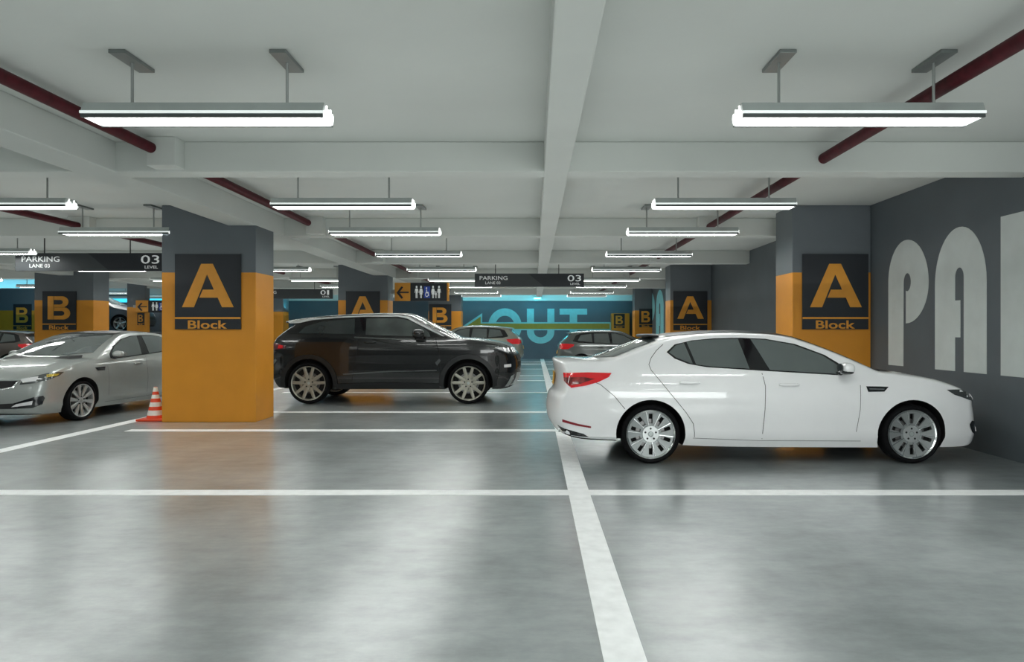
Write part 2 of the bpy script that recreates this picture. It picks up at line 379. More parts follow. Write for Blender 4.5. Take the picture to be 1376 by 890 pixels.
def washroom_sign(x0, y, z0, w, h, label, bracket=True):
    e = empty('washroom_sign', label, 'sign', (x0+w/2, y, z0), group='washroom signs')
    W2 = w/2
    boxobj('panel', -W2, W2, 0, .07, 0, h, M_black, e, bev=.004)
    f = lambda u, v, d: (u*w-W2, -.001-d, v*h)
    bm = bmesh.new(); poly_prism(bm, [(.0, 0), (.30, 0), (.30, 1), (0, 1)], f, .004); done(bm, 'arrow_panel', M_orange, e, 'orange panel behind the arrow')
    bm = bmesh.new()
    g = lambda u, v, d: (u*w-W2, -.005-d, v*h)
    poly_prism(bm, [(.035, .45), (.13, .80), (.165, .76), (.10, .51), (.27, .51), (.27, .43), (.10, .43), (.165, .17), (.13, .12)], g, .004)
    done(bm, 'arrow', M_black, e, 'black arrow pointing left')
    def person(cx, s, dress, nm):
        bm = bmesh.new(); hh = .68*s; b = .16
        def p(a, c): return (cx+a*s, b+c*hh/.68)
        poly_prism(bm, [p(x, z*1) for x, z in [(q[0], q[1]) for q in arc(0, .61, .018, .07, 0, 360, 12)[:-1]]], g, .004)
        if dress: body = [(-.014, 0), (-.014, .2), (-.03, .2), (-.017, .38), (-.03, .28), (-.038, .30), (-.022, .52), (.022, .52), (.038, .30), (.03, .28), (.017, .38), (.03, .2), (.014, .2), (.014, 0), (.003, 0), (.003, .2), (-.003, .2), (-.003, 0)]
        else: body = [(-.017, 0), (-.017, .44), (-.03, .28), (-.038, .30), (-.024, .52), (.024, .52), (.038, .30), (.03, .28), (.017, .44), (.017, 0), (.003, 0), (.003, .26), (-.003, .26), (-.003, 0)]
        poly_prism(bm, [p(*q) for q in body], g, .004)
        done(bm, 'pictogram', M_signwhite, e, nm)
    person(.42, 1, False, 'white standing figure pictogram'); person(.505, 1, True, 'white figure pictogram in a dress')
    bm = bmesh.new(); poly_prism(bm, [(.56, .16), (.68, .16), (.68, .80), (.56, .80)], g, .004); done(bm, 'blue_square', M_blue, e, 'blue square behind the wheelchair pictogram')
    bm = bmesh.new(); k = lambda u, v, d: (u*w-W2, -.0095-d, v*h)
    poly_prism(bm, arc(.61, .70, .013, .05, 0, 360, 10)[:-1], k, .004)
    poly_prism(bm, [(.605, .62), (.62, .62), (.62, .50), (.648, .50), (.66, .28), (.648, .28), (.64, .42), (.605, .42)], k, .004)
    ring_prism(bm, arc(.617, .36, .032, .14, 0, 360, 18)[:-1], arc(.617, .36, .022, .095, 0, 360, 18)[:-1], k, .0039)
    done(bm, 'pictogram', M_signwhite, e, 'white wheelchair pictogram')
    person(.735, 1, True, 'second white figure pictogram in a dress'); person(.79, .55, False, 'small white child pictogram'); person(.85, 1, False, 'last white standing figure pictogram')
    boxobj('end_cap', W2, W2+.06, -.005, .075, 0, h, M_orange, e)
    if bracket: boxobj('bracket', -W2-.12, -W2, .02, .05, h*.4, h*.6, M_rod, e, bev=.004)
    return e
washroom_sign(-4.28, 21.9, 2.37, 1.60, .56, 'orange and black washroom sign with arrow projecting from the column behind the dark suv')
washroom_sign(-15.45, 27.7, 2.17, 1.6, .47, 'far washroom sign with arrow seen above the silver sedan, left of the near column')
# slim post carrying it with its B sign
column(-15.85, -15.15, 27.8, 28.15, ZS, 'slim column behind the far washroom sign, above the silver sedan')
sg(184.5, 193.5, 421, 437, 27.8, 'B', 'narrow B Block sign under the far washroom sign')

# ------------------------------------------------------------------ pendant lights
def make_lamp(name='pendant_light', plates=True):
    L = 1.74; e = empty(name, '', 'light')
    W = .13; hb = .10
    bm = bmesh.new()        # housing: flat trapezoid trough
    prof = [(-W, 0.012), (-W, .034), (-W*.80, hb), (W*.80, hb), (W, .034), (W, .012)]
    a = [bm.verts.new((-L/2, y, z)) for y, z in prof]; b = [bm.verts.new((L/2, y, z)) for y, z in prof]
    n = len(prof)
    for i in range(n): bm.faces.new((a[i], a[(i+1) % n], b[(i+1) % n], b[i]))
    bm.faces.new(a); bm.faces.new(list(reversed(b)))
    done(bm, 'housing', M_alu, e)
    bm = bmesh.new()
    for s in (-1, 1):
        box(bm, -L/2-.005, L/2+.005, s*W-.006, s*W+.006, .016, .034)
    done(bm, 'trim_strip', M_trim, e)
    bm = bmesh.new()
    for s in (-1, 1): box(bm, -L/2, L/2, s*(W-.008)-.011, s*(W-.008)+.014, -.012, .012)
    done(bm, 'dark_edge', M_darktrim, e)
    boxobj('diffuser', -L/2+.01, L/2-.01, -W+.018, W-.018, -.001, .011, M_diff, e)
    for s in (-1, 1):
        bm = bmesh.new()       # end cap with the two tube ends
        for yy in (-.055, .055):
            tube(bm, (s*(L/2-.03), yy, .034), (s*(L/2+.02), yy, .034), .03, 14)
            tube(bm, (s*(L/2-.002), yy, .03), (s*(L/2+.006), yy*.85, .094), .014, 10, .006)
        box(bm, min(s*(L/2-.01), s*(L/2+.006)), max(s*(L/2-.01), s*(L/2+.006)), -.11, .11, -.003, .036)
        done(bm, 'end_cap', M_tube, e, smooth=True)
    for xx in (-.57, .57):
        bm = bmesh.new(); tube(bm, (xx, 0, hb), (xx, 0, ZS-3.0-.02), .011, 8); done(bm, 'hanger_rod', M_rod, e)
        boxobj('ceiling_plate', xx-.06, xx+.06, -.2, .2, ZS-3.0-.028, ZS-3.0-.001, M_plate_d, e, bev=.004)
    return e
def kids(o): return [c for c in bpy.data.objects if c.parent == o]
def copy_tree(o, parent=None):
    c = o.copy(); COL.objects.link(c); c.parent = parent
    for ch in kids(o): copy_tree(ch, c)
    return c
lamp = make_lamp()
ords = ['first', 'second', 'third', 'fourth', 'fifth', 'sixth', 'seventh', 'eighth', 'ninth']
rows = [5.26, 8.95, 11.45, 14.8, 18.45, 22.1, 25.3, 29.4, 32.3]
lanes = [(-2.39, 0, 'left of the middle ceiling beam'), (2.37, 0, 'right of the middle ceiling beam'),
         (-6.67, 1, 'in the left aisle beyond the orange columns'), (-10.95, 3, 'in the far left aisle'),
         (-17.4, 4, 'in the outermost left aisle')]
LF = [2]; used = False
for x, st, w in lanes:
    for i, y in enumerate(rows):
        if i < st: continue
        y2 = y
        if x == -10.95 and i == 3: y2 = 14.35
        o = lamp if not used else copy_tree(lamp); used = True
        o.location = (x, y2, 3.0)
        o['label'] = ('white tube pendant light nearest the camera ' if i == st and st == 0 else ords[i-st]+' white tube pendant light from the camera ')+w
        o['group'] = 'tube pendant lights'
# unseen lights behind and beside the camera, added to brighten the near garage
for x, y in ((-2.39, 2.0), (2.37, 2.0), (-2.39, -3.6), (2.37, -3.6), (-2.39, -1.2), (2.37, -1.2), (-6.67, 1.2), (-6.67, 5.26), (-10.95, 5.26), (-10.95, 10.2), (-6.67, -3.6)):
    o = copy_tree(lamp); o.location = (x, y, 3.0); o['group'] = 'tube pendant lights'
    o['label'] = 'white tube pendant light outside the view at the camera side of the garage'

# turquoise lights at the back wall
def cyan_lamp(x, w, y, z, label):
    e = empty('turquoise_lamp', label, 'light', (x, y, z))
    boxobj('housing', -w/2, w/2, -.08, .08, .06, .12, M_alu, e, bev=.01)
    boxobj('diffuser', -w/2+.02, w/2-.02, -.07, .07, 0, .06, M_cyanl, e)
    bm = bmesh.new(); tube(bm, (0, 0, .12), (0, 0, ZS-z), .02, 8); done(bm, 'hanger_rod', M_rod, e)
    return e
cyan_lamp(wx(722, 36.2), .38, 36.2, wz(402, 36.2), 'small turquoise lamp glowing above the OUT lettering')
for x, lab in ((-18.6, 'left turquoise strip lamp'), (-8.5, 'turquoise strip lamp behind the dark suv')):
    pass
UPW = 200.; FRW = 150.
def area(name, loc, rot, sx, sy, en, col):
    l = bpy.data.lights.new(name, 'AREA'); l.shape = 'RECTANGLE'; l.size = sx; l.size_y = sy; l.energy = en; l.color = col
    o = bpy.data.objects.new(name, l); COL.objects.link(o); o.location = loc; o.rotation_euler = rot
    return o
for nm, x, sx in (('soft_bounce_light', .5, 9.), ('soft_bounce_light_left', -9.5, 8.), ('soft_bounce_light_far', -19., 9.)):  # added upward lamps without fittings, to brighten the ceiling
    area(nm, (x, 14.5, 2.2), (math.pi, 0, 0), sx, 41, UPW*sx/9, (.98, .99, .955))
area('front_fill_light', (2.6, -3.0, 1.9), (math.pi/2, 0, math.radians(-8)), 5, 1.6, FRW, (.95, 1, .98))  # added lamp behind the camera, no fitting, brightens the white sedan
# added turquoise lamps without fittings, washing the back bay and far left
area('turquoise_wash', (0, 34.6, 2.9), (math.radians(40), 0, 0), 8, .3, 26, (.30, .85, 1.))
area('turquoise_fill_up', (0, 35.6, 2.75), (math.radians(150), 0, 0), 9, .3, 34, (.15, .80, 1.))
area('turquoise_wash_far', (-21, 27.0, 2.9), (math.radians(65), 0, 0), 5, .3, 45, (.12, .70, 1.))
area('turquoise_wash_left', (-15, 34.6, 2.6), (math.radians(150), 0, 0), 10, .3, 40, (.10, .80, 1.))
bt = empty('turquoise_strip_light', 'bright turquoise strip light above the far wall left of the near column', 'light', (-18.0, 31.7, 2.725))
boxobj('diffuser', -2.4, 2.4, -.05, .05, 0, .16, mat('cyan_strip', (.1, .6, .7), .4, emit=(.04, .62, .9), estr=.9), bt)
boxobj('housing', -2.6, 2.6, -.05, .05, .16, .26, M_beam, bt)

# ------------------------------------------------------------------ red pipes
def pipe(x, z, r, label):
    e = empty('fire_pipe', label, 'pipe', (x, 0, z), group='red ceiling pipes')
    ys = [YF+.05]+[v for y in CB for v in (y-.002, y+.292)]+[YB-.4]
    for a, b in zip(ys[::2], ys[1::2]):
        bm = bmesh.new(); tube(bm, (0, a, 0), (0, b, 0), r, 20); done(bm, 'pipe_section', M_pipe, e, smooth=True)
    return e
pipe(-3.94, 3.335, .055, 'dark red ceiling pipe left of the middle beam, passing the nearest left light')
pipe(3.05, 3.27, .055, 'dark red ceiling pipe right of the middle beam, passing the nearest right light')
pipe(-7.95, 3.29, .055, 'dark red ceiling pipe over the left aisle above the silver sedan')

# ------------------------------------------------------------------ traffic cone
def cone():
    e = empty('traffic_cone', 'orange and white striped traffic cone beside the nearest column', 'traffic cone', (-6.16, 11.62, 0.003))
    mo = mat('cone_orange', (.75, .07, .02), .45); mw = mat('cone_white', (.75, .75, .70), .4)
    boxobj('base', -.21, .21, -.21, .21, 0, .035, mo, e, bev=.01)
    bm = bmesh.new(); H_ = .50
    R_ = lambda t: .135*(1-t)+.028*t
    seg = [0, .10, .26, .38, .52, .64, .76, .86, 1]
    for i in range(len(seg)-1):
        lathe(bm, [(R_(seg[i]), .033+H_*seg[i]), (R_(seg[i+1]), .033+H_*seg[i+1])], 32, 'z', mi=i % 2)
    rr = lathe(bm, [(R_(1), .033+H_), (R_(1)*.7, .033+H_+.006)], 32, 'z'); bm.faces.new(rr[1])
    bmesh.ops.remove_doubles(bm, verts=bm.verts, dist=.0005)
    done(bm, 'cone_body', [mo, mw], e, smooth=True)
cone()

# ------------------------------------------------------------------ cars
def pchip(pts):
    xs = [p[0] for p in pts]; ys = [p[1] for p in pts]; n = len(xs)
    d = [(ys[i+1]-ys[i])/(xs[i+1]-xs[i]) for i in range(n-1)]
    m = [d[0]]+[0 if d[i-1]*d[i] <= 0 else 2*d[i-1]*d[i]/(d[i-1]+d[i]) for i in range(1, n-1)]+[d[-1]]
    def f(x):
        if x <= xs[0]: return ys[0]
        if x >= xs[-1]: return ys[-1]
        for i in range(n-1):
            if x <= xs[i+1]: break
        h = xs[i+1]-xs[i]; t = (x-xs[i])/h
        return (ys[i]*(2*t**3-3*t*t+1)+ys[i+1]*(3*t*t-2*t**3)+h*m[i]*(t**3-2*t*t+t)+h*m[i+1]*(t**3-t*t))
    return f
def catmull(pts, k=4):
    n = len(pts); out = []
    for i in range(n):
        p0, p1, p2, p3 = [Vector(pts[(i+j) % n]) for j in (-1, 0, 1, 2)]
        for s in range(k):
            t = s/k
            # centripetal-ish tension to avoid overshoot
            m1 = (p2-p0)*.5; m2 = (p3-p1)*.5; L = (p2-p1).length
            if m1.length > L: m1 *= L/m1.length
            if m2.length > L: m2 *= L/m2.length
            out.append(p1*(2*t**3-3*t*t+1)+p2*(3*t*t-2*t**3)+m1*(t**3-2*t*t+t)+m2*(t**3-t*t))
    return out
class Car:
    def __init__(s, name, label, keys, side, plan, paint, axles, track, r_arch, p=2.0, loc=(0, 0, 0), rz=0, scale=1., cat='car'):
        s.e = empty(name, label, cat, loc, rz); s.e.scale = (scale,)*3
        s.Ws = pchip(side); s.Wp = pchip(plan); s.axles = axles
        s.W = lambda x, z: s.Ws(z)*s.Wp(x)
        s.ra = r_arch
        c0 = catmull([k[0] for k in keys]); c1 = catmull([k[1] for k in keys]); n = len(c0)
        vs = [-1, -.995, -.98, -.955, -.915, -.85, -.75, -.6, -.35, 0, .35, .6, .75, .85, .915, .955, .98, .995, 1]
        bm = bmesh.new(); rows_ = []
        for v in vs:
            w = 1-(1-abs(v)**p)**(1/p)
            rows_.append([bm.verts.new((c0[i].x+(c1[i].x-c0[i].x)*w, v, c0[i].y+(c1[i].y-c0[i].y)*w)) for i in range(n)])
        for a in range(len(vs)-1):
            for i in range(n):
                j = (i+1) % n
                bm.faces.new((rows_[a][i], rows_[a][j], rows_[a+1][j], rows_[a+1][i]))
        bm.faces.new(rows_[0]); bm.faces.new(rows_[-1])
        xs = [k[1][0] for k in keys]; zs = [k[1][1] for k in keys]
        def cut(co, no):
            fs = [f for f in bm.faces if all(abs(abs(v.co.y)-1) < 1e-6 for v in f.verts)]
            g = list({v for f in fs for v in f.verts})+list({e for f in fs for e in f.edges})+fs
            bmesh.ops.bisect_plane(bm, geom=g, dist=1e-5, plane_co=co, plane_no=no)
        x = min(xs)+.05
        while x < max(xs)-.02: cut((x, 0, 0), (1, 0, 0)); x += .11
        z = min(zs)+.045
        while z < max(zs)-.02: cut((0, 0, z), (0, 0, 1)); z += .075
        for v in bm.verts: v.co.y *= s.W(v.co.x, v.co.z)
        bmesh.ops.recalc_face_normals(bm, faces=bm.faces)
        s.bvh = BVHTree.FromBMesh(bm)
        me = bpy.data.meshes.new('body'); bm.to_mesh(me); bm.free()
        o = bpy.data.objects.new('tmp', me); COL.objects.link(o)
        # wheel arches
        bc = bmesh.new()
        for ax in axles:
            for sd in (-1, 1):
                tube(bc, (ax, sd*(track-.36), s.wr), (ax, sd*1.5, s.wr), r_arch, 48)
        mc = bpy.data.meshes.new('c'); bc.to_mesh(mc); bc.free()
        oc = bpy.data.objects.new('c', mc); COL.objects.link(oc)
        md = o.modifiers.new('b', 'BOOLEAN'); md.object = oc; md.operation = 'DIFFERENCE'; md.solver = 'EXACT'
        dg = bpy.context.evaluated_depsgraph_get(); dg.update()
        m2 = bpy.data.meshes.new_from_object(o.evaluated_get(dg))
        bpy.data.objects.remove(o); bpy.data.objects.remove(oc); bpy.data.meshes.remove(mc); bpy.data.meshes.remove(me)
        m2.name = 'car_body'; m2.materials.clear()
        s.body = link('body', m2, [paint, M_under], s.e)
        for f in m2.polygons:
            c = f.center
            for ax in axles:
                if math.hypot(c.x-ax, c.z-s.wr) < r_arch-.0 + .002 and abs(c.y) > track-.37 and abs(f.normal.y) < .9 or (math.hypot(c.x-ax, c.z-s.wr) < r_arch-.01 and abs(c.y) < track-.3):
                    f.material_index = 1
            if f.normal.z < -.7 and c.z < s.zlow: f.material_index = 1
        smooth_mesh(m2, 30)
    def hit(s, o, d):
        r = s.bvh.ray_cast(Vector(o), Vector(d)); return r[0]
    def decal(s, pts, d, name, m, off=.004, parent=None, label=None, grid=.06, mirror=True, smooth=True, arch=True):
        """pts: rough 3D points; the polygon is laid on the body surface seen along direction d"""
        out = []
        for sd in ((1, -1) if mirror else (1,)):
            dd = Vector((d[0], d[1]*sd, d[2])).normalized()
            P_ = [Vector((p[0], p[1]*sd, p[2])) for p in pts]
            zax = Vector((0, 0, 1)) if abs(dd.z) < .9 else Vector((1, 0, 0))
            u = zax.cross(dd).normalized(); w = dd.cross(u).normalized()
            q = [(p.dot(u), p.dot(w)) for p in P_]
            bm = bmesh.new(); vs = [bm.verts.new((a, b, 0)) for a, b in q]; bm.faces.new(vs)
            us = [a for a, b in q]; ws = [b for a, b in q]
            for k, (lo, hi) in enumerate(((min(us), max(us)), (min(ws), max(ws)))):
                t = lo+grid
                while t < hi-.005:
                    co = [0, 0, 0]; co[k] = t; no = [0, 0, 0]; no[k] = 1
                    bmesh.ops.bisect_plane(bm, geom=bm.verts[:]+bm.edges[:]+bm.faces[:], dist=1e-5, plane_co=co, plane_no=no); t += grid
            bmesh.ops.triangulate(bm, faces=bm.faces)
            bad = []; last = None
            for v in bm.verts:
                base = u*v.co.x+w*v.co.y
                h = s.hit(base+dd*6, -dd)
                if h is None: bad.append(v); continue
                if arch and any(math.hypot(h.x-ax, h.z-s.wr) < s.ra+.004 for ax in s.axles): bad.append(v); continue
                v.co = h+dd*off
            bmesh.ops.delete(bm, geom=bad, context='VERTS')
            out.append(done(bm, name, m, parent or s.e, label, smooth=smooth, fixn=False))
        return out
    def sidepoly(s, pts, name, m, **k): return s.decal([(x, 1, z) for x, z in pts], (0, 1, 0), name, m, **k)
    def seam(s, pts, w=.007, name='door_seam', m=None, off=.003, cyc=False, **kw):
        P_ = [Vector(p) for p in pts]; L = []; R_ = []
        for i, p in enumerate(P_):
            a = P_[max(0, i-1)]; b = P_[min(len(P_)-1, i+1)]; t = (b-a).normalized(); nn = Vector((-t.y, t.x))
            L.append(p+nn*w/2); R_.append(p-nn*w/2)
        return s.sidepoly([tuple(p) for p in L]+[tuple(p) for p in reversed(R_)], name, m or M_seam, off=off, grid=.08, **kw)
    def finish(s):
        pass
M_under = mat('underbody_black', (.006, .006, .006), .8)
M_seam = mat('panel_gap', (.12, .12, .12), .8)
M_glass = mat('tinted_car_glass', (.11, .13, .13), .04, coat=1., var=.1, scale=1.5, spec=.6)
M_dglass = mat('dark_privacy_glass', (.012, .016, .018), .04, coat=1., spec=.6)
M_gblack = mat('gloss_black_trim', (.006, .007, .009), .12, coat=.6)
M_mblack = mat('matt_black_plastic', (.012, .012, .013), .6)
M_chrome = mat('chrome', (.72, .74, .74), .12, metal=1., var=.03)
M_rimgrey = mat('machined_wheel_grey', (.30, .32, .32), .4, metal=.5)
M_rimsilver = mat('polished_wheel_silver', (.50, .52, .52), .3, metal=.6)
M_rimgold = mat('warm_silver_wheel', (.36, .35, .30), .38, metal=.6)
M_tyre = mat('tyre_rubber', (.006, .006, .007), .8, bump=.3, spec=.15)
M_red = mat('red_lamp_lens', (.55, .008, .015), .12, coat=.8, emit=(.8, .01, .01), estr=.12)
M_dred = mat('dark_red_reflector', (.25, .008, .02), .3)
M_lamp = mat('headlamp_lens', (.10, .11, .11), .06, coat=1., metal=.4)
M_lampw = mat('headlamp_reflector', (.75, .78, .78), .15, metal=.6, emit=(1, 1, 1), estr=.12)
M_amber = mat('amber_lens', (.55, .42, .06), .2, coat=.8)
M_plate = mat('yellow_number_plate', (.75, .38, .02), .5)

def wheel(e, x, y, sd, r, rr, wid, style, mrim):
    """sd: +1 outer face toward +y"""
    bm = bmesh.new(); z = r
    Y = lambda t: t*sd
    lathe(bm, [(rr*.93, Y(-wid*.45)), (rr*.93, Y(wid*.30)), (rr*.97, Y(wid*.47)), (rr*1.02, Y(wid*.5)), (rr*1.03, Y(wid*.46)), (rr*1.0, Y(-wid*.45)), (rr*.93, Y(-wid*.45))], 56)
    # hub
    rh = rr*.23
    rings = lathe(bm, [(rh*.25, Y(wid*.40)), (rh, Y(wid*.38)), (rh*1.12, Y(wid*.28)), (rh*1.12, Y(0))], 28); bm.faces.new(rings[0])
    def spoke(ang, hi, ho, y_in, y_out, th=.03):
        c, s_ = math.cos(ang), math.sin(ang)
        def P_(rad, t, yy): return (rad*c-t*s_, yy, rad*s_+t*c)
        r0, r1, rm = rr*.16, rr*.955, rr*.55
        sec = [(r0, hi, y_in), (rm, (hi+ho)/2, y_in*.25+y_out*.75-.0), (r1, ho, y_out)]
        Lr = []
        for rad, hw, yy in sec:
            Lr.append([bm.verts.new(P_(rad, -hw, Y(yy-.006))), bm.verts.new(P_(rad, 0, Y(yy+.004))), bm.verts.new(P_(rad, hw, Y(yy-.006))), bm.verts.new(P_(rad, hw, Y(yy-th))), bm.verts.new(P_(rad, -hw, Y(yy-th)))])
        for a, b in zip(Lr[:-1], Lr[1:]):
            for i in range(5): bm.faces.new((a[i], a[(i+1) % 5], b[(i+1) % 5], b[i]))
        bm.faces.new(Lr[0]); bm.faces.new(list(reversed(Lr[-1])))
    def plates(nn, prof, hw, holes, _):
        L = {}
        for li, dz in enumerate((0, -.022)):
            for k in range(nn):
                c0 = 2*math.pi*k/nn+math.radians(18)
                for i, (rad, yy) in enumerate(prof):
                    ha = math.asin(min(.9, hw/rad)); half = math.pi/nn
                    for j, a in enumerate((-half, -ha, ha)):
                        ang = c0+a
                        L[li, k, i, j] = bm.verts.new((rad*math.cos(ang), Y(yy+dz), rad*math.sin(ang)))
        def G(li, k, i, j):
            return L[li, (k+1) % nn, i, 0] if j == 3 else L[li, k, i, j]
        for k in range(nn):
            for i in range(len(prof)-1):
                for j in range(3):
                    if j == 1 and i in holes:
                        A0, A1 = i, i+1
                        for q in (((i, 1), (i+1, 1)), ((i, 2), (i+1, 2)), ((i, 1), (i, 2)), ((i+1, 1), (i+1, 2))):
                            (i0, j0), (i1, j1) = q
                            bm.faces.new((G(0, k, i0, j0), G(0, k, i1, j1), G(1, k, i1, j1), G(1, k, i0, j0)))
                        continue
                    bm.faces.new((G(0, k, i, j), G(0, k, i+1, j), G(0, k, i+1, j+1), G(0, k, i, j+1)))
                    bm.faces.new((G(1, k, i, j), G(1, k, i+1, j), G(1, k, i+1, j+1), G(1, k, i, j+1)))
    if style == 'slots':
        plates(10, [(rr*.20, wid*.34), (rr*.45, wid*.375), (rr*.86, wid*.43), (rr*.965, wid*.45)], rr*.078, {1}, None)

    elif style == 'blades':
        for k in range(10): spoke(math.radians(36*k+9), rr*.045, rr*.135, wid*.36, wid*.43)
    elif style == 'twin':
        for k in range(5):
            for dlt in (-16, 16): spoke(math.radians(72*k+90+dlt), rr*.11, rr*.085, wid*.34, wid*.44)
        lathe(bm, [(rr*.38, Y(wid*.30)), (rr*.40, Y(wid*.385)), (rr*.49, Y(wid*.39)), (rr*.51, Y(wid*.30))], 40)
    else:
        for k in range(5): spoke(math.radians(72*k+90), rr*.09, rr*.1, wid*.34, wid*.44)
    w = done(bm, 'wheel', mrim, e, smooth=True); w.location = (x, y, z)
    sm = []
    bm = bmesh.new(); t0 = wid/2
    lathe(bm, [(rr*.98, -t0*.9), (rr*1.03, -t0*1.0), ((r+rr)/2, -t0*1.12), (r*.965, -t0*1.0), (r*.995, -t0*.8), (r, -t0*.4), (r, t0*.4), (r*.995, t0*.8), (r*.965, t0*1.0), ((r+rr)/2, t0*1.12), (rr*1.03, t0*1.0), (rr*.98, t0*.9)], 64)
    done(bm, 'tyre', M_tyre, w, smooth=True)
    bm = bmesh.new(); rg = lathe(bm, [(rr*.92, 0), (rr*.9, Y(.01)), (rr*.15, Y(.012))], 40); bm.faces.new(rg[-1])
    done(bm, 'wheel_back_plate', M_under, w, smooth=True)
    bm = bmesh.new(); rg = lathe(bm, [(rr*.62, Y(.018)), (rr*.62, Y(.035)), (rr*.2, Y(.035))], 36); done(bm, 'brake_disc', mat('brake_steel', (.22, .22, .22), .35, metal=.8), w, smooth=True)
    if style == 'slots':
        bm = bmesh.new()
        for k in range(10):
            a = math.radians(36*k+18+11.5); c, s_ = math.cos(a), math.sin(a)
            def Q(rad, t, yy): return bm.verts.new((rad*c-t*s_, Y(yy), rad*s_+t*c))
            v = [Q(rr*.33, -rr*.012, wid*.375), Q(rr*.33, rr*.012, wid*.375), Q(rr*.95, rr*.014, wid*.462), Q(rr*.95, -rr*.014, wid*.462)]
            w_ = [Q(rr*.33, -rr*.02, wid*.35), Q(rr*.33, rr*.02, wid*.35), Q(rr*.95, rr*.022, wid*.43), Q(rr*.95, -rr*.022, wid*.43)]
            bm.faces.new(v)
            for i in range(4): bm.faces.new((v[i], v[(i+1) % 4], w_[(i+1) % 4], w_[i]))
        lathe(bm, [(rr*.945, Y(wid*.44)), (rr*.955, Y(wid*.475)), (rr*1.0, Y(wid*.50))], 48)
        done(bm, 'chrome_ribs', M_chrome, w, 'bright ribs between the wheel plates')
        bm = bmesh.new(); rg = lathe(bm, [(rr*.36, Y(wid*.345)), (rr*.34, Y(wid*.40)), (rr*.12, Y(wid*.405)), (rr*.10, Y(wid*.38))], 28)
        done(bm, 'hub_ring', M_rimsilver, w, smooth=True)
    bm = bmesh.new()
    rg = lathe(bm, [(rh*.02, Y(wid*.415)), (rh*.36, Y(wid*.41)), (rh*.42, Y(wid*.37))], 20)
    done(bm, 'hub_cap', M_alu, w, smooth=True)
    bm = bmesh.new()
    for k in range(5):
        a = math.radians(72*k+90); tube(bm, (rh*1.0*math.cos(a), Y(wid*.36), rh*1.0*math.sin(a)), (rh*1.0*math.cos(a), Y(wid*.41), rh*1.0*math.sin(a)), rh*.19, 10)
    done(bm, 'wheel_nut_recesses', M_mblack, w)
    return w

def blob(bm, c, r, seg=16, rings=10, pw=1.):
    g = bmesh.ops.create_uvsphere(bm, u_segments=seg, v_segments=rings, radius=1)
    for v in g['verts']:
        q = v.co
        def f(t): return math.copysign(abs(t)**pw, t)
        v.co = Vector((c[0]+r[0]*f(q.x), c[1]+r[1]*f(q.y), c[2]+r[2]*f(q.z)))

# ---- saloon
SEDAN_KEYS = [((-.80, .22), (-.70, .27)), ((-1.02, .30), (-.88, .31)), ((-1.11, .42), (-.93, .42)), ((-1.13, .56), (-.95, .56)), ((-1.11, .70), (-.93, .71)),
  ((-1.05, .78), (-.90, .79)), ((-1.03, .95), (-.88, .95)), ((-1.055, 1.10), (-.90, 1.07)), ((-1.04, 1.135), (-.88, 1.09)), ((-.82, 1.14), (-.72, 1.10)), ((-.60, 1.135), (-.45, 1.11)),
  ((-.42, 1.19), (-.25, 1.155)), ((-.10, 1.315), (.05, 1.265)), ((.16, 1.395), (.28, 1.345)), ((.55, 1.44), (.60, 1.39)), ((1.0, 1.455), (1.0, 1.41)), ((1.42, 1.44), (1.38, 1.393)),
  ((1.72, 1.395), (1.66, 1.34)), ((2.15, 1.235), (2.03, 1.20)), ((2.50, 1.075), (2.36, 1.045)), ((2.62, 1.02), (2.48, .99)), ((2.75, 1.005), (2.66, .97)), ((3.05, .965), (2.98, .92)), ((3.35, .90), (3.22, .86)),
  ((3.60, .81), (3.42, .78)), ((3.73, .73), (3.50, .70)), ((3.77, .62), (3.50, .61)), ((3.80, .48), (3.53, .48)), ((3.81, .33), (3.55, .33)), ((3.80, .22), (3.54, .19)), ((3.70, .17), (3.45, .17)),
  ((3.2, .17), (3.10, .17)), ((2.2, .17), (2.2, .17)), ((.6, .18), (.6, .185)), ((-.3, .2), (-.3, .25))]
SEDAN_SIDE = [(.17, .83), (.26, .872), (.31, .902), (.335, .905), (.37, .895), (.45, .908), (.60, .925), (.75, .922), (.85, .905), (.93, .89), (1.0, .862), (1.1, .805), (1.25, .715), (1.36, .64), (1.45, .60)]
SEDAN_PLAN = [(-1.13, .80), (-1.0, .86), (-.8, .925), (-.4, .98), (0, 1), (2.6, 1), (3.0, .99), (3.3, .955), (3.5, .90), (3.7, .82), (3.83, .74)]
